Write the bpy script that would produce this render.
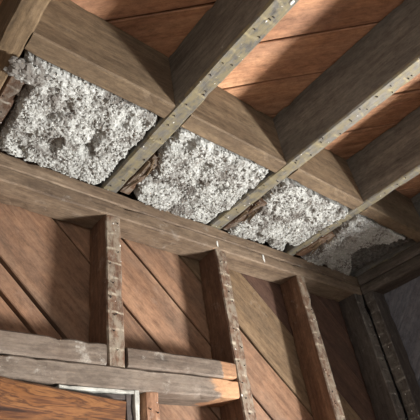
import bpy, bmesh, math, random
from mathutils import Vector, Matrix, noise

# ------------------------------------------------------------------ scene, camera, light
scene = bpy.context.scene
for o in list(bpy.data.objects):
    bpy.data.objects.remove(o)
C = scene.collection
Z0 = 2.45                      # underside of the joists above the floor; "h" heights below are relative to it
def W(x, y, h): return Vector((x, y, h + Z0))

cam_d = bpy.data.cameras.new('camera')
cam_d.sensor_width = 36.0
cam_d.lens = 476.57 / 420 * 36.0
cam_d.clip_start = 0.02
cam = bpy.data.objects.new('camera', cam_d)
C.objects.link(cam)
ax = Vector((0.76246, -0.63143, -0.14124))
ay = -Vector((0.28843, 0.52709, -0.79936))
az = -Vector((0.57919, 0.56874, 0.58401))
m = Matrix((ax, ay, az)).transposed().to_4x4()
m.translation = W(-0.1300, -0.9233, -0.8807)
cam.matrix_world = m
scene.camera = cam

vs = scene.view_settings
vs.view_transform = 'Standard'; vs.look = 'None'; vs.gamma = 1.0
vs.use_curve_mapping = False
vs.exposure = 0.33

world = bpy.data.worlds.new('overcast_sky'); scene.world = world
world.use_nodes = True
world.node_tree.nodes['Background'].inputs[0].default_value = (0.80, 0.88, 1.0, 1)
world.node_tree.nodes['Background'].inputs[1].default_value = 1.0

def area(name, loc, rot, sx, sy, power, col):
    d = bpy.data.lights.new(name, 'AREA'); d.shape = 'RECTANGLE'
    d.size = sx; d.size_y = sy; d.energy = power; d.color = col
    o = bpy.data.objects.new(name, d); C.objects.link(o)
    o.location = loc; o.rotation_euler = rot
    return o
# daylight through the window in the right-hand wall; behind the camera, a fill lamp added to brighten front faces
WIN_R = dict(y0=-1.45, y1=-0.62, h0=-1.70, h1=-0.76)
ADDED_WIN_B = dict(x0=-0.90, x1=0.80, h0=-1.75, h1=-0.40)
area('window_daylight_right', W(2.0, -1.22, -1.48), (0, math.radians(90), 0), .42, .42, 172, (1.0, 0.985, 0.965))
area('added_fill_back', W((ADDED_WIN_B['x0']+ADDED_WIN_B['x1'])/2, -2.95, (ADDED_WIN_B['h0']+ADDED_WIN_B['h1'])/2),
     (math.radians(90), 0, 0), ADDED_WIN_B['x1']-ADDED_WIN_B['x0'], ADDED_WIN_B['h1']-ADDED_WIN_B['h0'], 6.5, (0.95, 0.98, 1.0))

# ------------------------------------------------------------------ materials
class NT:
    def __init__(s, name):
        s.m = bpy.data.materials.new(name); s.m.use_nodes = True
        s.t = s.m.node_tree; s.n = s.t.nodes; s.b = s.n['Principled BSDF']
    def node(s, typ, **kw):
        n = s.n.new(typ)
        for k, v in kw.items(): setattr(n, k, v)
        return n
    def link(s, a, b): s.t.links.new(a, b)
    def put(s, sock, v):
        if hasattr(v, 'is_output'): s.link(v, sock)
        else: sock.default_value = v
    def math(s, op, a, b=0.0, clamp=False):
        n = s.node('ShaderNodeMath', operation=op); n.use_clamp = clamp
        s.put(n.inputs[0], a); s.put(n.inputs[1], b)
        return n.outputs[0]
    def vmul(s, v, sc):
        n = s.node('ShaderNodeVectorMath', operation='MULTIPLY')
        s.put(n.inputs[0], v); n.inputs[1].default_value = sc
        return n.outputs[0]
    def coords(s):
        tc = s.node('ShaderNodeTexCoord'); oi = s.node('ShaderNodeObjectInfo')
        r = s.math('MULTIPLY', oi.outputs['Random'], 37.0)
        cx = s.node('ShaderNodeCombineXYZ')
        s.link(r, cx.inputs[0]); s.link(r, cx.inputs[1]); s.link(r, cx.inputs[2])
        a = s.node('ShaderNodeVectorMath', operation='ADD')
        s.link(tc.outputs['Object'], a.inputs[0]); s.link(cx.outputs[0], a.inputs[1])
        s.raw = tc.outputs['Object']; s.gen = tc.outputs['Generated']; s.rnd = oi.outputs['Random']
        return a.outputs[0]
    def noise(s, v, scale, detail=4, rough=.6, dist=0.0):
        n = s.node('ShaderNodeTexNoise')
        s.link(v, n.inputs['Vector']); n.inputs['Scale'].default_value = scale
        n.inputs['Detail'].default_value = detail; n.inputs['Roughness'].default_value = rough
        n.inputs['Distortion'].default_value = dist
        return n.outputs['Fac']
    def ramp(s, f, stops):
        n = s.node('ShaderNodeValToRGB'); e = n.color_ramp.elements
        while len(e) < len(stops): e.new(.5)
        for q, (p, c) in zip(e, stops):
            q.position = p; q.color = (*c, 1) if len(c) == 3 else c
        s.link(f, n.inputs[0]); return n.outputs[0]
    def step(s, f, a, b):            # smooth 0..1 between a and b
        n = s.node('ShaderNodeMapRange'); n.interpolation_type = 'SMOOTHSTEP'
        s.link(f, n.inputs[0]); n.inputs[1].default_value = a; n.inputs[2].default_value = b
        return n.outputs[0]
    def mix(s, f, a, b, mode='MIX'):
        n = s.node('ShaderNodeMix', data_type='RGBA', blend_type=mode)
        s.put(n.inputs[0], f)
        for i, v in ((6, a), (7, b)):
            if hasattr(v, 'is_output'): s.link(v, n.inputs[i])
            else: n.inputs[i].default_value = (*v, 1)
        return n.outputs[2]
    def bump(s, h, strength, dist):
        n = s.node('ShaderNodeBump'); n.inputs['Strength'].default_value = strength
        n.inputs['Distance'].default_value = dist
        s.link(h, n.inputs['Height']); s.link(n.outputs[0], s.b.inputs['Normal'])

def hexc(r, g, b):
    f = lambda c: ((c/255+.055)/1.055)**2.4 if c > 10 else c/255/12.92
    return (f(r), f(g), f(b))

def wood(name, dark, mid, light, blotch=None, blotch_amt=.5, dust=0.0, lath=0.0, rough=.75, vary=.25, grain=1.0, fresh=None, knots=False, body=.5, lath_col=(205, 200, 185)):
    """timber whose grain runs along local X; 'lath' adds the pale ghosts of old plaster lath on the local -Z face"""
    s = NT(name); v = s.coords()
    g1 = s.noise(s.vmul(v, (1.6, 17, 17)), 1.0, 6, .62, .6)
    g2 = s.noise(s.vmul(v, (7, 150, 150)), 1.0, 3, .6)
    f = s.math('ADD', s.math('MULTIPLY', g1, .72), s.math('MULTIPLY', g2, .28))
    col = s.ramp(f, [(.5-.17/grain, hexc(*dark)), (.5, hexc(*mid)), (.5+.19/grain, hexc(*light))])
    if blotch:
        bl = s.noise(s.vmul(v, (3.5, 8, 8)), 1.0, 5, .65)
        col = s.mix(s.math('MULTIPLY', s.step(bl, .42, .68), blotch_amt), col, hexc(*blotch))
    hv = s.node('ShaderNodeHueSaturation'); s.link(col, hv.inputs['Color'])
    s.link(s.math('ADD', s.math('MULTIPLY', s.rnd, vary), 1-vary/2), hv.inputs['Value'])
    col = hv.outputs[0]
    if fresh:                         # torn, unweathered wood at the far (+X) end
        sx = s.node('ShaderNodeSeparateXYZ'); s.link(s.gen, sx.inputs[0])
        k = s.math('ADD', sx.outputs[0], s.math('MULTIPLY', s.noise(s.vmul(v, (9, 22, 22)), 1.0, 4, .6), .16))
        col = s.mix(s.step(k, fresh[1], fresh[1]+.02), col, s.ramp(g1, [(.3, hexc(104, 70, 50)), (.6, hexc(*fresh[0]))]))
    if knots:
        vo = s.node('ShaderNodeTexVoronoi'); s.link(s.vmul(v, (2.6, 5.2, 5.2)), vo.inputs['Vector']); vo.inputs['Scale'].default_value = 1.0
        kd = s.math('ADD', vo.outputs['Distance'], s.math('MULTIPLY', s.noise(v, 60, 3, .6), .05))
        kk = s.math('SUBTRACT', 1.0, s.step(kd, .055, .115))
        col = s.mix(s.math('MULTIPLY', kk, .85), col, hexc(58, 36, 26))
    mt = s.noise(s.vmul(v, (30, 70, 70)), 1.0, 10, .82)
    col = s.mix(1.0, col, s.ramp(mt, [(.30, (.45, .43, .41)), (.5, (.92, .92, .92)), (.68, (1.30, 1.30, 1.27))]), 'MULTIPLY')
    if lath:
        sx = s.node('ShaderNodeSeparateXYZ'); s.link(s.raw, sx.inputs[0])
        sg = s.node('ShaderNodeSeparateXYZ'); s.link(s.gen, sg.inputs[0])
        face = s.math('LESS_THAN', sg.outputs[2], .045)
        wob = s.math('MULTIPLY', s.noise(s.vmul(v, (14, 14, 0)), 1.0, 3, .5), .030)
        md = s.math('FRACT', s.math('DIVIDE', s.math('ADD', sx.outputs[0], s.math('ADD', wob, 10.0)), .0455))
        tri = s.math('ABSOLUTE', s.math('SUBTRACT', md, .5))
        line = s.step(tri, .38, .49)
        br = s.step(s.noise(s.vmul(v, (15, 38, 38)), 1.0, 5, .7), .42, .66)
        k = s.math('MULTIPLY', s.math('MULTIPLY', line, br), s.math('MULTIPLY', face, lath))
        bdy = s.math('MULTIPLY', face, s.math('MULTIPLY', s.step(s.noise(s.vmul(v, (30, 44, 44)), 1.0, 7, .75), .40, .60), body))
        col = s.mix(bdy, col, hexc(*[int(c*.80) for c in lath_col]))
        col = s.mix(k, col, hexc(*lath_col))
    if dust:
        d = s.noise(v, 26, 7, .72)
        d2 = s.noise(v, 5, 3, .6)
        k = s.math('MULTIPLY', s.step(s.math('ADD', s.math('MULTIPLY', d, .7), s.math('MULTIPLY', d2, .3)), .56, .70), dust)
        col = s.mix(k, col, hexc(196, 190, 178))
    s.link(col, s.b.inputs['Base Color'])
    s.b.inputs['Roughness'].default_value = rough
    s.b.inputs['Specular IOR Level'].default_value = .3
    s.bump(s.math('ADD', g1, s.math('MULTIPLY', g2, .6)), .55, .003)
    return s.m

M = {}
M['joist'] = wood('weathered_joist', (74, 71, 66), (106, 102, 95), (130, 126, 117), (86, 84, 79), .5, dust=.16, lath=.65, body=.85, lath_col=(150, 138, 104))
M['brown_joist'] = wood('plain_brown_joist', (70, 57, 42), (104, 86, 64), (128, 108, 84), (78, 64, 48), .5, dust=.05)
M['block'] = wood('brown_blocking', (76, 62, 47), (106, 89, 69), (128, 110, 87), (82, 66, 50), .5, dust=.06)
M['stud'] = wood('weathered_stud', (72, 50, 38), (104, 76, 58), (132, 102, 80), (74, 52, 42), .4, dust=.2, lath=.85, body=.6, lath_col=(180, 170, 150))
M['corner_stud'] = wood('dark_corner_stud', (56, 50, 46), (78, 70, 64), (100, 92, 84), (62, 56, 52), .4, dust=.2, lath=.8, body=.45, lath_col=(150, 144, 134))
M['plate'] = wood('top_plate_wood', (72, 58, 46), (106, 89, 72), (134, 116, 97), (86, 68, 53), .5, dust=.25)
M['header'] = wood('grey_header_wood', (80, 68, 58), (114, 101, 89), (144, 131, 118), (90, 70, 56),   .5, dust=.6)
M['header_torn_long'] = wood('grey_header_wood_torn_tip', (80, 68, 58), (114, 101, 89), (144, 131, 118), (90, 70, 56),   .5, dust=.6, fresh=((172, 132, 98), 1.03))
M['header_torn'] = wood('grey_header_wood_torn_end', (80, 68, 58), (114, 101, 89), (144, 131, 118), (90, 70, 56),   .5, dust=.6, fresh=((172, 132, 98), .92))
M['sheath'] = wood('sheathing_wood', (100, 74, 56), (132, 99, 76), (156, 122, 96), (108, 90, 76), .5, dust=.08, vary=.3, knots=True)
M['olive_sheath'] = wood('olive_sheathing_wood', (88, 70, 52), (118, 96, 72), (142, 118, 92), (96, 82, 66), .5, dust=.2, vary=.1)
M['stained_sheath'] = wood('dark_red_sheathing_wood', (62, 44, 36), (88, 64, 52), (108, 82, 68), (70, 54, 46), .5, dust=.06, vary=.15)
M['dark_plate'] = wood('dark_grey_plate_wood', (58, 52, 46), (86, 78, 70), (112, 104, 96), (66, 60, 54), .5, dust=.3)
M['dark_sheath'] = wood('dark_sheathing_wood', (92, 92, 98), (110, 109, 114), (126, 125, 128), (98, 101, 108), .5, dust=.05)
M['subfloor'] = wood('orange_subfloor_wood', (134, 92, 68), (170, 124, 92), (196, 152, 116), (136, 104, 84), .5, vary=.5, knots=True)
M['nailer'] = wood('red_brown_nailer', (54, 40, 31), (88, 66, 50), (118, 92, 70), (80, 54, 38), .5, dust=.12, lath=.35, body=.25)
M['trimmer'] = wood('trimmer_wood', (84, 56, 40), (126, 90, 66), (160, 124, 98), (96, 66, 50), .4, dust=.3)

s = NT('stained_panel_wood'); v = s.coords()
g = s.noise(s.vmul(v, (4.0, 34, 34)), 1.0, 5, .6, 1.0)
g2 = s.noise(s.vmul(v, (10, 160, 160)), 1.0, 3, .6)
col = s.ramp(s.math('ADD', s.math('MULTIPLY', g, .85), s.math('MULTIPLY', g2, .15)),
             [(.34, hexc(50, 32, 23)), (.42, hexc(86, 54, 34)), (.48, hexc(124, 82, 48)), (.53, hexc(76, 48, 32)), (.58, hexc(132, 90, 54)), (.68, hexc(96, 60, 38))])
s.link(col, s.b.inputs['Base Color']); s.b.inputs['Roughness'].default_value = .42
s.bump(g, .25, .002); M['panel'] = s.m

def plain(name, c, rough=.85, var=.25, sc=40):
    s = NT(name); v = s.coords()
    n = s.noise(v, sc, 5, .65)
    lo = hexc(*[max(0, int(k*(1-var))) for k in c]); hi = hexc(*[min(255, int(k*(1+var*.5))) for k in c])
    s.link(s.ramp(n, [(.3, lo), (.7, hi)]), s.b.inputs['Base Color'])
    s.b.inputs['Roughness'].default_value = rough
    s.bump(n, .4, .002)
    return s.m
M['white'] = plain('old_white_paint', (172, 170, 160), .7, .25)
M['dark_edge'] = plain('dark_stained_edge', (64, 54, 48), .6, .3)
M['paper'] = plain('black_building_paper', (34, 30, 28), .95)
M['nail'] = plain('rusty_nail', (40, 32, 28), .7)
M['plaster'] = plain('plaster_crumbs', (214, 212, 204), .95, .12)
M['wall'] = plain('dusty_plaster_wall', (160, 154, 146), .95, .15, 6)
M['floor'] = wood('floor_wood', (80, 58, 42), (112, 84, 62), (140, 108, 82), dust=.2)

def insulation_mat():
    s = NT('grey_mineral_fill'); v = s.coords()
    a = s.noise(v, 110, 5, .6)
    b = s.noise(v, 12, 7, .66)
    col = s.ramp(a, [(.28, hexc(138, 137, 131)), (.5, hexc(158, 158, 153)), (.7, hexc(184, 184, 180))])
    col = s.mix(s.math('MULTIPLY', s.step(b, .485, .60), .80), col, hexc(84, 76, 69))
    s.link(col, s.b.inputs['Base Color']); s.b.inputs['Roughness'].default_value = 1.0
    s.b.inputs['Specular IOR Level'].default_value = .1
    s.bump(a, .35, .003)
    return s.m
M['fill'] = insulation_mat()
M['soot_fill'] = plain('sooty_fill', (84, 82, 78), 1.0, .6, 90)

# ------------------------------------------------------------------ helpers
def tag(o, label=None, cat=None, group=None, kind=None):
    if label: o['label'] = label
    if cat: o['category'] = cat
    if group: o['group'] = group
    if kind: o['kind'] = kind
    return o
def link(name, me, mat, parent=None):
    o = bpy.data.objects.new(name, me); C.objects.link(o)
    if mat and not me.materials: me.materials.append(M[mat])
    if parent: o.parent = parent
    return o
def mesh(name, verts, faces):
    me = bpy.data.meshes.new(name); me.from_pydata(verts, [], faces); me.update(); return me

def timber_mesh(L, w, d, seed=0, wear=.0015, seg=None, taper_end=0.0):
    """rough-sawn stick: length L on local X from 0, width w on Y (centred), depth d on Z from 0 (lath face) to d"""
    seg = seg or max(4, int(L/.022))
    rnd = Vector((seed*7.13, seed*3.7, seed*1.9))
    c = min(.004, w*.12)
    ring = []
    ny = max(2, int(w/.02)); nz = max(2, int(d/.025))
    for i in range(ny+1): ring.append((-w/2+c+(w-2*c)*i/ny, 0))
    for i in range(nz+1): ring.append((w/2, c+(d-2*c)*i/nz))
    for i in range(ny+1): ring.append((w/2-c-(w-2*c)*i/ny, d))
    for i in range(nz+1): ring.append((-w/2, d-c-(d-2*c)*i/nz))
    corner = {0, ny, ny+1, ny+1+nz, ny+2+nz, 2*ny+2+nz, 2*ny+3+nz, 2*ny+3+2*nz}
    n = len(ring); V = []; F = []
    for k in range(seg+1):
        x = L*k/seg
        for j, (y, z) in enumerate(ring):
            p = Vector((x*9, y*22, z*22)) + rnd
            dy = noise.noise(p)*wear*.8; dz = noise.noise(p+Vector((31, 7, 3)))*wear*.8
            if j in corner:
                q = noise.noise(Vector((x*26, (0 if y < 0 else 5), (0 if z < d/2 else 9))) + rnd)
                k2 = max(0.0, q-.12)*wear*4.5
                dy += -k2 if y > 0 else k2; dz += k2 if z < d/2 else -k2
            xx = x
            if k in (0, seg): xx += noise.noise(p*2)*wear
            yy, zz = y+dy, z+dz
            if taper_end and k > seg-3:
                tt = (k-(seg-3))/3*taper_end
                yy *= 1-tt; zz = d/2+(zz-d/2)*(1-tt*.6)
            V.append((xx, yy, zz))
    for k in range(seg):
        for j in range(n):
            a = k*n+j; b = k*n+(j+1) % n
            F.append((a, a+n, b+n, b))
    F.append(tuple(range(n))); F.append(tuple(reversed(range(seg*n, seg*n+n))))
    me = mesh('timber', V, F)
    bm = bmesh.new(); bm.from_mesh(me); bmesh.ops.recalc_face_normals(bm, faces=bm.faces)
    bmesh.ops.triangulate(bm, faces=[f for f in bm.faces if len(f.verts) > 4]); bm.to_mesh(me); bm.free()
    return me
def basis(X, Z):
    X = Vector(X); Z = Vector(Z); Y = Z.cross(X)
    return Matrix((X, Y, Z)).transposed().to_4x4()
def timber(name, p0, X, Z, L, w, d, mat, seed, label=None, cat=None, group=None, parent=None, **kw):
    """p0 = middle of the lath face at its start"""
    o = link(name, timber_mesh(L, w, d, seed, **kw), mat, parent)
    mw = basis(X, Z); mw.translation = p0; o.matrix_world = mw
    if label: tag(o, label, cat, group)
    return o

def blob(bm, c, r, seed, flat=(1, 1, 1), sub=1):
    res = bmesh.ops.create_icosphere(bm, subdivisions=sub, radius=1.0)
    for v in res['verts']:
        q = v.co.copy(); k = r*(1+.45*noise.noise(q*1.7+Vector((seed*1.31, seed*.7, seed*.37))))
        v.co = Vector((c[0]+q.x*k*flat[0], c[1]+q.y*k*flat[1], c[2]+q.z*k*flat[2]))
def nails(parent, L, w, seed, skip=0.0):
    """pairs of rusty nail stubs in the lath face, and plaster crumbs, both as parts of the timber"""
    r = random.Random(seed); bm = bmesh.new(); x = .03
    while x < L-.02:
        for k in range(r.choice((0, 1, 1, 2))):
            px = x+r.uniform(-.01, .01); py = r.uniform(-.3, .3)*w; rr = r.uniform(.0011, .0018)
            res = bmesh.ops.create_cone(bm, cap_ends=True, segments=6, radius1=rr, radius2=rr, depth=.006)
            for v in res['verts']: v.co += Vector((px, py, -.0005))
        x += .0455
    me = bpy.data.meshes.new('nails'); bm.to_mesh(me); bm.free()
    o = link('nails', me, 'nail', parent); tag(o, kind='stuff')
    bm = bmesh.new()
    for i in range(int(L*15)):
        blob(bm, (r.uniform(.02, L-.02), r.uniform(-.47, .47)*w, 0), r.choice((.0008, .0010, .0014, .0022))*r.uniform(.7, 1.2), seed+i, (1.4, 1, .6))
    me = bpy.data.meshes.new('plaster_crumbs'); bm.to_mesh(me); bm.free()
    o = link('plaster_crumbs', me, 'plaster', parent); tag(o, kind='stuff')
def dab(parent, x, y, z, r, seed, flat=(1.6, 1, .5)):
    bm = bmesh.new(); blob(bm, (0, 0, 0), r, seed, flat, 2)
    me = bpy.data.meshes.new('plaster_dab'); bm.to_mesh(me); bm.free()
    o = link('plaster_dab', me, 'plaster', parent); o.location = (x, y, z)

def boxes(name, bl, mat, kind='structure'):
    bm = bmesh.new()
    for a, b in bl:
        res = bmesh.ops.create_cube(bm, size=1)
        for v in res['verts']:
            v.co = Vector([(a[i]+b[i])/2+v.co[i]*(b[i]-a[i]) for i in range(3)])
    me = bpy.data.meshes.new(name); bm.to_mesh(me); bm.free()
    o = link(name, me, mat); tag(o, kind=kind); return o

def clip_poly(poly, lim):
    for i, sgn, val in lim:
        out = []
        for a, b in zip(poly, poly[1:]+poly[:1]):
            da = sgn*(a[i]-val); db = sgn*(b[i]-val)
            if da <= 0: out.append(a)
            if (da < 0 < db) or (db < 0 < da):
                t = da/(da-db); out.append((a[0]+(b[0]-a[0])*t, a[1]+(b[1]-a[1])*t))
        poly = out
        if len(poly) < 3: return None
    return poly
def diagonal_board(name, parent, c0, c1, rect, frame, thick, mat, seed, proud=0.0):
    """a board between the lines a+b=c0 and a+b=c1 of the plane (a,b), cut to rect, with eased long edges.
    frame: (origin, A, B, N) with N pointing into the room"""
    org, A, B, N = frame
    big = 12
    poly = [((c0-big)/2, (c0+big)/2), ((c0+big)/2, (c0-big)/2), ((c1+big)/2, (c1-big)/2), ((c1-big)/2, (c1+big)/2)]
    poly = clip_poly(poly, [(0, -1, rect[0]), (0, 1, rect[1]), (1, -1, rect[2]), (1, 1, rect[3])])
    if not poly: return None
    r2 = math.sqrt(.5)
    loc = [((a-b)*r2, (a+b)*r2) for a, b in poly]        # u along the board, v across
    u0 = sum(p[0] for p in loc)/len(loc); v0 = (c0+c1)/2*r2
    ua = [p[0]-u0 for p in loc]; hw = (c1-c0)/2*r2
    lo = lambda v: [u for u, vv in zip(ua, [p[1]-v0 for p in loc]) if abs(vv-v) < 1e-6]
    # long edges are wavy: resample both sides
    V = []; F = []; nseg = 40
    def span(v):
        # range of u inside the clipped polygon at height v
        us = []
        pts = [(p[0]-u0, p[1]-v0) for p in loc]
        for a, b in zip(pts, pts[1:]+pts[:1]):
            if (a[1]-v)*(b[1]-v) <= 0 and abs(a[1]-b[1]) > 1e-9:
                t = (v-a[1])/(b[1]-a[1]); us.append(a[0]+(b[0]-a[0])*t)
        return (min(us), max(us)) if len(us) > 1 else (0, 0)
    e = .0025
    rows = [(-hw+.0002, thick), (-hw+.0002, e), (-hw+e, 0), (-hw*.33, 0), (hw*.33, 0), (hw-e, 0), (hw-.0002, e), (hw-.0002, thick)]
    spans = [span(r[0]) for r in rows]
    for k in range(nseg+1):
        for (v, z), (a, b) in zip(rows, spans):
            u = a+(b-a)*k/nseg
            q = Vector((u*5, (0 if abs(v) < hw*.6 else (3 if v > 0 else 7)), seed*2.3))
            dv = noise.noise(q)*.0022 if abs(v) > hw*.6 else 0
            dz = noise.noise(Vector((u*4, v*14, seed*1.7)))*.0022
            V.append((u, v+dv, z+(dz if z < thick else 0)))
    nr = len(rows)
    for k in range(nseg):
        for j in range(nr-1):
            a = k*nr+j; F.append((a, a+1, a+nr+1, a+nr))
        F.append((k*nr+nr-1, k*nr, (k+1)*nr, (k+1)*nr+nr-1))
    F.append(tuple(range(nr))); F.append(tuple(reversed(range(nseg*nr, nseg*nr+nr))))
    me = mesh(name, V, F)
    bm = bmesh.new(); bm.from_mesh(me); bmesh.ops.recalc_face_normals(bm, faces=bm.faces); bm.to_mesh(me); bm.free()
    o = link(name, me, mat, parent)
    X = (A-B)*r2; Y = (A+B)*r2; Zl = -N
    mw = Matrix((X, Y, Zl)).transposed().to_4x4()
    mw.translation = org + X*u0 + Y*v0 + N*proud
    o.matrix_world = mw
    return o

# ------------------------------------------------------------------ the setting
FL = -Z0
XL, XR, YB, YF = -1.0, 1.62, -3.0, 0.0
SH = .0915                       # sheathing face behind the studs
HJ = .198
up = Vector((0, 0, 1)); ex = Vector((1, 0, 0)); ey = Vector((0, 1, 0))
floor = boxes('floor', [(W(XL-.1, YB-.1, FL-.05), W(XR+.15, .15, FL))], 'floor')
tag(floor, 'brown wooden floor of the stripped room', 'floor')
wall_front = boxes('wall_front', [(W(XL-.1, SH+.0225, FL), W(XR+.12, SH+.05, HJ+.05))], 'paper')
tag(wall_front, 'stripped wall of diagonal brown sheathing boards behind the studs', 'wall')
wr = WIN_R
wall_right = boxes('wall_right', [
    (W(XR+.115, YB, FL), W(XR+.14, wr['y0'], HJ)), (W(XR+.115, wr['y1'], FL), W(XR+.14, SH+.02, HJ)),
    (W(XR+.115, wr['y0'], FL), W(XR+.14, wr['y1'], wr['h0'])), (W(XR+.115, wr['y0'], wr['h1']), W(XR+.14, wr['y1'], HJ))], 'paper')
tag(wall_right, 'dark boarded side wall in shadow at right', 'wall')
wb = ADDED_WIN_B
wall_back = boxes('wall_back', [
    (W(XL-.1, YB-.1, FL), W(wb['x0'], YB, HJ)), (W(wb['x1'], YB-.1, FL), W(XR+.14, YB, HJ)),
    (W(wb['x0'], YB-.1, FL), W(wb['x1'], YB, wb['h0'])), (W(wb['x0'], YB-.1, wb['h1']), W(wb['x1'], YB, HJ))], 'wall')
tag(wall_back, 'plastered wall behind the camera', 'wall')
wall_left = boxes('wall_left', [(W(XL-.1, YB, FL), W(XL, SH+.02, HJ))], 'wall')
tag(wall_left, 'plastered wall beyond the left edge', 'wall')
ceiling = boxes('ceiling', [(W(XL-.1, YB-.1, HJ+.024), W(XR+.14, SH+.05, HJ+.05))], 'paper')
tag(ceiling, 'orange diagonal subfloor boards seen between the ceiling joists', 'ceiling')

# window frames (daylight opening at right; back one added to go with the fill)
win = boxes('window_1', [
    (W(XR+.02, wr['y0']-.04, wr['h0']-.04), W(XR+.11, wr['y0'], wr['h1']+.04)), (W(XR+.02, wr['y1'], wr['h0']-.04), W(XR+.11, wr['y1']+.04, wr['h1']+.04)),
    (W(XR+.02, wr['y0'], wr['h0']-.04), W(XR+.11, wr['y1'], wr['h0'])), (W(XR+.02, wr['y0'], wr['h1']), W(XR+.11, wr['y1'], wr['h1']+.04))], 'white')
tag(win, 'white window frame in the side wall', 'window')
added_win = boxes('added_window_2', [
    (W(wb['x0']-.04, YB-.06, wb['h0']-.04), W(wb['x0'], YB+.02, wb['h1']+.04)), (W(wb['x1'], YB-.06, wb['h0']-.04), W(wb['x1']+.04, YB+.02, wb['h1']+.04)),
    (W(wb['x0'], YB-.06, wb['h0']-.04), W(wb['x1'], YB+.02, wb['h0'])), (W(wb['x0'], YB-.06, wb['h1']), W(wb['x1'], YB+.02, wb['h1']+.04))], 'white')
tag(added_win, 'added white window frame behind the camera, around the fill lamp', 'window')

# subfloor boards: seams on x+y = const
r = random.Random(4)
seams = [.06+.19*k for k in range(-22, 11)]
for i, (a, b) in enumerate(zip(seams, seams[1:])):
    g = r.uniform(.004, .008)
    diagonal_board('subfloor_board', ceiling, a+g/2, b-g/2, (XL, XR+.1, YB, SH+.02), (W(0, 0, HJ), ex, ey, -up), .022, 'subfloor', i+1, r.uniform(-.001, .0015))
# sheathing boards of the stud wall: seams on x+h = const
ss = [-3.2+.215*k for k in range(0, 13)] + [-.355, -.143, -.068, .217, .436, .645, .915, 1.13, 1.345, 1.56, 1.78, 2.0]
gaps = {-.143: .010, -.068: .011, .217: .008, .436: .006, .645: .006, .915: .004}
ss = sorted(ss)
for i, (a, b) in enumerate(zip(ss, ss[1:])):
    if b-a < .03: continue
    ga = gaps.get(a, .004)/2*1.41; gb = gaps.get(b, .004)/2*1.41
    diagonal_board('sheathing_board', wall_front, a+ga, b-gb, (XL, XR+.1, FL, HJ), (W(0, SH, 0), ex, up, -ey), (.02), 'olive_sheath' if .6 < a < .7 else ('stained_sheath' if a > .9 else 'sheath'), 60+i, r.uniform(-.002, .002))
# sheathing of the side wall, in the dark corner
for i in range(9):
    a = -1.3+.2*i
    diagonal_board('sheathing_board', wall_right, a+.0005, a+.1995, (wr['y1']+.05, SH+.01, -1.6, HJ), (W(XR+.092, 0, 0), ey, up, -ex), .02, 'dark_sheath', 120+i, r.uniform(-.002, .002))

# ------------------------------------------------------------------ framing
GS = 'wall studs'; GJ = 'ceiling joists'
def stud(x0, w, h0, h1, seed, label, name='wall_stud', mat='stud', y=0.0, d=.09):
    o = timber(name, W(x0+w/2, y, h0), up, ey, h1-h0, w, d, mat, seed, label, 'stud', GS)
    nails(o, h1-h0, w, seed+50); return o
stud1 = stud(.4075, .0475, -.5068, -.0915, 1, 'short upright stud standing on the grey header planks', 'cripple_stud')
stud2 = stud(.803, .0475, -2.40, -.0915, 2, 'full height wall stud at the torn right end of the header planks')
stud3 = stud(1.199, .047, -2.40, -.0915, 3, 'wall stud between the header end stud and the corner stud')
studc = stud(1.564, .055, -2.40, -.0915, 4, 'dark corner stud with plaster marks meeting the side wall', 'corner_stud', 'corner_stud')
studx = stud(.010, .0475, -.5068, -.0915, 5, 'upright stud on the header planks beyond the left edge', 'cripple_stud')
trim = stud(.500, .041, -2.40, -.5580, 6, 'brown trimmer stud under the header beside the stained panel', 'trimmer_stud', 'trimmer')
# the side wall's own corner stud, its lath face towards the room
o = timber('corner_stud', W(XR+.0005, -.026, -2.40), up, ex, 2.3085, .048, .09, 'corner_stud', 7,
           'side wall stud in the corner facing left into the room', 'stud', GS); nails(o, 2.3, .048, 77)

def plank(name, x0, x1, h0, h1, seed, mat, label, cat='beam', y=0.0, d=.09, group=None, **kw):
    # front face is the local -Z face
    return timber(name, W(x0, y, (h0+h1)/2), ex, ey, x1-x0, h1-h0, d, mat, seed, label, cat, group, **kw)
pl_u = plank('top_plate', XL, XR+.09, -.0445, -.0005, 11, 'plate', 'upper plank of the doubled top plate, touching the grey insulation', 'top plate', group='doubled top plate')
pl_l = plank('top_plate', XL, XR-.0005, -.0900, -.0465, 12, 'plate', 'lower plank of the doubled top plate, resting on the stud tops', 'top plate', y=-.002, group='doubled top plate')
for k, (px, pz, rr) in enumerate(((.815, 0, .006), (1.03, -.004, .007), (1.032, .004, .005)  )):
    dab(pl_l, px-XL, pz, .0005, rr, k, (.7, 2.0, .35))
# side wall top plate
def yplank(name, y0, y1, h0, h1, seed, mat, label, x=XR):
    return timber(name, W(x, y0, (h0+h1)/2), ey, ex, y1-y0, h1-h0, .09, mat, seed, label, 'top plate', 'side wall top plate')
yplank('top_plate', YB, -.004, -.0445, -.0005, 13, 'dark_plate', 'upper plank of the side wall top plate at the right edge')
yplank('top_plate', YB, -.004, -.0900, -.0465, 14, 'dark_plate', 'lower plank of the side wall top plate above the corner stud')

hd_l = plank('header_plank', .0600, .4055, -.5062, -.4575, 21, 'header', 'upper grey header plank left of the short stud', 'header', group='header planks')
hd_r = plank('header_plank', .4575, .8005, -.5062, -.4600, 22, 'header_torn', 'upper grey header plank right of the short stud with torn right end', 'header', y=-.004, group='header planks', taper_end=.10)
hd_b = plank('header_plank', XL, .8010, -.5570, -.5078, 23, 'header_torn_long', 'long lower header plank running over the stained panel', 'header', y=-.001, group='header planks', taper_end=.10)

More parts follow.
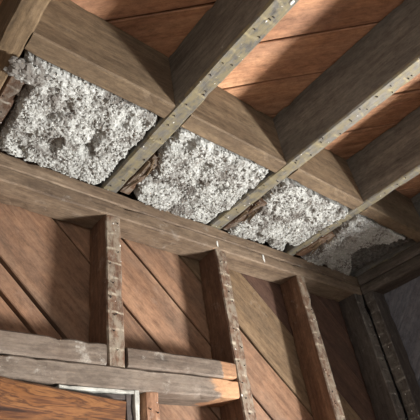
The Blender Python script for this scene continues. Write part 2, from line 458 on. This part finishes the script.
# joists: underside is the lath face
def joist(x0, w, seed, label, y1=.088, mat='joist'):
    o = timber('ceiling_joist', W(x0+w/2, YB, 0), ey, up, y1-YB, w, HJ-.002, mat, seed, label, 'joist', GJ)
    if mat == 'joist': nails(o, y1-YB, w, seed+90)
    return o
WJ = .0490
jx = joist(-.400, WJ, 30, 'ceiling joist beyond the left edge')
j0 = joist(-.0005, WJ, 31, 'ceiling joist at the upper left corner, left of all the insulation', mat='brown_joist')
jA = joist(.400, WJ, 32, 'ceiling joist between the leftmost and second insulation pockets')
jB = joist(.800, WJ, 33, 'ceiling joist between the second and third insulation pockets')
jC = joist(1.184, .040, 34, 'ceiling joist between the third and rightmost insulation pockets')
jD = joist(1.632, .045, 35, 'last ceiling joist above the side wall at the right edge')
JX = [(-.400, WJ), (-.0005, WJ), (.400, WJ), (.800, WJ), (1.184, .040), (1.632, .045)]
dab(jA, -YB-.745, .008, -.001, .007, 5, (1, 1, .6)); dab(jA, -YB-.70, -.012, -.001, .004, 6)

GB = 'blocking between the joists'
bl_lab = ['blocking board between joists beyond the left edge',
          'brown blocking board above the leftmost insulation pocket',
          'brown blocking board above the second insulation pocket from the left',
          'brown blocking board above the third insulation pocket from the left',
          'brown blocking board above the rightmost insulation pocket']
for i in range(1, 5):
    xa = JX[i][0]+JX[i][1]+.001; xb = JX[i+1][0]-.001
    dy = (0, 0, .001, -.002, .001)[i]
    timber('blocking_board', W(xa, -.326+dy, 0), ex, up, xb-xa, .050, HJ-.002, 'block', 40+i, bl_lab[i], 'blocking', GB)

# rough nailer strips against the right side of each joist, over the wall
GN = 'nailers beside the joists'
nl = [('rough brown nailer in the shadowed gap left of the leftmost insulation', 1, .036, -.240, -.004, .004),
      ('red-brown nailer with lath marks left of the second insulation pocket', 2, .036, -.180, -.004, .003),
      ('splintered brown nailer left of the third insulation pocket', 3, .040, -.180, -.004, .001),
      ('splintered brown nailer left of the rightmost insulation pocket', 4, .044, -.170, -.004, .001)]
for k, (lab, j, w, ya, yb, dz) in enumerate(nl):
    x0 = JX[j][0]+JX[j][1]+.0015
    o = timber('nailer', W(x0+w/2, ya, dz), ey, up, yb-ya, w, .04, 'nailer', 60+k, lab, 'nailer', GN, wear=.004 if k > 1 else .0025)
    nails(o, yb-ya, w, 160+k)
    rs = random.Random(500+k)
    for q in range(0 if k == 0 else 7):        # torn splinters standing off the face
        sl = rs.uniform(.025, .07); sw = rs.uniform(.003, .007); a0 = rs.uniform(-.28, .28)
        ms = mesh('splinter', [(0, -sw, 0), (0, sw, 0), (0, 0, -sw), (sl, 0, -sw*rs.uniform(.5, 2))], [(0, 1, 2), (0, 3, 1), (1, 3, 2), (0, 2, 3)])
        so = link('splinter', ms, 'block', o)
        so.matrix_basis = Matrix.Translation((rs.uniform(.01, yb-ya-.07), rs.uniform(-.4, .4)*w, .001)) @ Matrix.Rotation(a0, 4, 'Z')

# ------------------------------------------------------------------ stained panel in the opening below the header
root = bpy.data.objects.new('stained_panel', None); C.objects.link(root); root.location = W(.0, .0, -1.60)
tag(root, 'orange stained wood panel with dark border and white edge strip below the header', 'panel')
def part(name, x0, x1, h0, h1, y, d, mat, seed, vertical=False, parent=root):
    if vertical:
        o = timber(name, W((x0+x1)/2, y, h0), up, ey, h1-h0, x1-x0, d, mat, seed)
    else:
        o = timber(name, W(x0, y, (h0+h1)/2), ex, ey, x1-x0, h1-h0, d, mat, seed)
    mw = o.matrix_basis.copy(); o.parent = parent; o.matrix_basis = Matrix.Translation(-root.location) @ mw
    return o
pn = part('panel', -.42, .440, -1.50, -.5860, -.0185, .014, 'panel', 71)
pv = Matrix.Translation(Vector((.440, 0, 1.014)))          # the panel hangs a little askew, its left side higher
pn.matrix_basis = pv @ Matrix.Rotation(math.radians(6.2), 4, 'Y') @ pv.inverted() @ pn.matrix_basis
part('border', .4525, .4715, -1.56, -.566, .004, .02, 'dark_edge', 72, True)
part('border', -.42, .452, -.577, -.5665, .005, .02, 'dark_edge', 73)
part('edge_strip', .4720, .4860, -1.56, -.5580, -.001, .03, 'white', 74, True)
part('edge_strip', .295, .4718, -.5655, -.5580, -.001, .03, 'white', 75)
plank('sill_plank', XL, .4990, -1.655, -1.600, 76, 'header', 'sill plank beneath the stained panel, below the picture', 'sill')

# ------------------------------------------------------------------ insulation
GI = 'insulation pockets between the joists'
def smooth(a, b, x):
    t = max(0.0, min(1.0, (x-a)/(b-a))); return t*t*(3-2*t)
def insulation(x0, x1, y0, y1, seed, label, left, right, sag=.006, nx=150, ny=130, tufts=1300):
    """fibrous fill between the joists, seen from below; left(y), right(y) give its ragged sides"""
    S = Vector((seed*11.3, seed*5.1, seed*2.7)); V = []; F = []
    def hgt(x, y):
        p = Vector((x, y, 0))
        h = noise.fractal(p*9+S, 1.0, 2.0, 2)*.010
        d = noise.voronoi(p*58+S+Vector((0, 0, h*20)))[0][0]
        h += (d-.35)*.0052 + noise.fractal(p*48+S, 1.0, 2.0, 3)*.0035
        d2 = noise.voronoi(p*150+S*1.7)[0][0]
        h += (d2-.35)*.0032
        pit = max(0.0, noise.noise(p*20+S*2.1)-.20)*.05
        return h+pit
    for j in range(ny+1):
        y = y0+(y1-y0)*j/ny
        l = left(y)+noise.fractal(Vector((y*40, seed, 1)), 1.0, 2.0, 3)*.007
        rr = right(y)+noise.fractal(Vector((y*40, seed, 5)), 1.0, 2.0, 3)*.007
        for i in range(nx+1):
            t = i/nx; x = l+(rr-l)*t
            e = min(x-l, rr-x); ev = min(y-y0, y1-y)
            edge = (1-smooth(0, .014, e))*.016 + (1-smooth(0, .008, y-y0))*.008
            h = hgt(x, y)
            V.append((x+noise.noise(Vector((x*170, y*170, seed)))*.003, y+noise.noise(Vector((x*170, y*170, seed+9)))*.003, -sag+h+edge))
    for j in range(ny):
        for i in range(nx):
            a = j*(nx+1)+i; F.append((a, a+nx+1, a+nx+2, a+1))
    # sides and back so the fill is a body
    top = .11; nb = len(V)
    ring = [i for i in range(nx+1)] + [j*(nx+1)+nx for j in range(1, ny+1)] + [ny*(nx+1)+i for i in range(nx-1, -1, -1)] + [j*(nx+1) for j in range(ny-1, 0, -1)]
    for q in ring: V.append((V[q][0], V[q][1], top))
    nr = len(ring)
    for k in range(nr):
        F.append((ring[k], ring[(k+1) % nr], nb+(k+1) % nr, nb+k))
    F.append(tuple(nb+k for k in range(nr)))
    me = mesh('insulation', V, F)
    for p in me.polygons: p.use_smooth = False
    o = link('insulation', me, 'fill'); o.location = W(0, 0, 0)
    tag(o, label, 'insulation', GI)
    # loose tufts hanging from the face
    rnd = random.Random(seed); tv = []; tf = []
    ico = bmesh.new(); bmesh.ops.create_icosphere(ico, subdivisions=1, radius=1)
    iv = [v.co.copy() for v in ico.verts]; jf = [[v.index for v in f.verts] for f in ico.faces]; ico.free()
    for k in range(tufts):
        q = V[rnd.randrange((nx+1)*(ny+1))]
        rad = rnd.choice((.0016, .0022, .003, .0040))*rnd.uniform(.7, 1.1)
        sx, sy, sz = rnd.uniform(.6, 1.5), rnd.uniform(.6, 1.5), rnd.uniform(.5, 1.1)
        b = len(tv); ph = Vector((k*.73, k*.31, seed))
        for c in iv:
            kk = rad*(1+.6*noise.noise(c*1.8+ph))
            tv.append((q[0]+c.x*kk*sx, q[1]+c.y*kk*sy, q[2]-rad*.25+c.z*kk*sz))
        for f in jf: tf.append(tuple(b+i for i in f))
    t = link('loose_tufts', mesh('loose_tufts', tv, tf), 'fill', o); tag(t, kind='stuff')
    return o
def pw(pts):
    def f(y):
        if y <= pts[0][0]: return pts[0][1]
        for (a, b), (c, d) in zip(pts, pts[1:]):
            if y <= c: return b+(d-b)*(y-a)/(c-a)
        return pts[-1][1]
    return f
yk, yw = -.293, -.001
ins1 = insulation(.05, .4, yk, yw, 1, 'largest grey insulation pocket, leftmost, with a tuft hanging at its corner',
           pw([(-.30, .056), (-.262, .062), (-.246, .104), (-.215, .086), (-.1, .095), (0, .105)]), pw([(-.30, .396), (-.12, .392), (-.03, .396), (0, .396)]))
insulation(.45, .8, yk, yw, 2, 'grey insulation pocket, second from the left, with a brown stained hollow',
           pw([(-.30, .452), (-.20, .456), (-.13, .492), (-.06, .470), (0, .505)]), pw([(-.30, .790), (-.15, .802), (-.06, .796), (0, .792)]))
insulation(.85, 1.18, yk, yw, 3, 'grey insulation pocket, third from the left',
           pw([(-.30, .852), (-.2, .856), (-.13, .890), (-.05, .87), (0, .868)]), pw([(-.30, 1.180), (-.2, 1.186), (-.08, 1.186), (0, 1.16)]))
ins4 = insulation(1.23, 1.55, yk, yw, 4, 'grey insulation pocket, rightmost, with a ragged edge by the dark corner',
           pw([(-.30, 1.227), (-.2, 1.235), (-.12, 1.272), (-.04, 1.27), (0, 1.25)]), pw([(-.30, 1.58), (-.265, 1.535), (-.215, 1.475), (-.16, 1.440), (-.10, 1.465), (-.03, 1.555), (0, 1.58)]))
# sooty, sunken remains between the ragged edge and the side wall
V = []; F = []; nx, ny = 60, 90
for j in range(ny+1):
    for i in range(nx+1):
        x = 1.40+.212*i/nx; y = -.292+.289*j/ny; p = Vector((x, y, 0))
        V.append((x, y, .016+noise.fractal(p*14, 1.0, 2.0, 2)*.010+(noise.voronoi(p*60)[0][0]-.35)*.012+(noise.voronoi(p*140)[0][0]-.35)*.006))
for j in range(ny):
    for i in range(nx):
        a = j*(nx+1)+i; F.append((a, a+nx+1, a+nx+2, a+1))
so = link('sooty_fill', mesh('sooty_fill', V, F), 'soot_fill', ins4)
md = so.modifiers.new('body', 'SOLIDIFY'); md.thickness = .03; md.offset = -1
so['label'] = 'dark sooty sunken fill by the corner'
# tuft hanging out of the leftmost pocket over the joist edge
bm = bmesh.new(); rt = random.Random(8)
for k in range(150):
    t = rt.random(); w = rt.uniform(-1, 1)
    blob(bm, (.038+.075*t, -.270+.020*w*(1-.3*t)+.006*t, -.014-.010*rt.random()+.008*t), rt.uniform(.005, .010), k, (1.2, 1, .8))
me = bpy.data.meshes.new('hanging_tuft'); bm.to_mesh(me); bm.free()
link('hanging_tuft', me, 'fill', ins1)
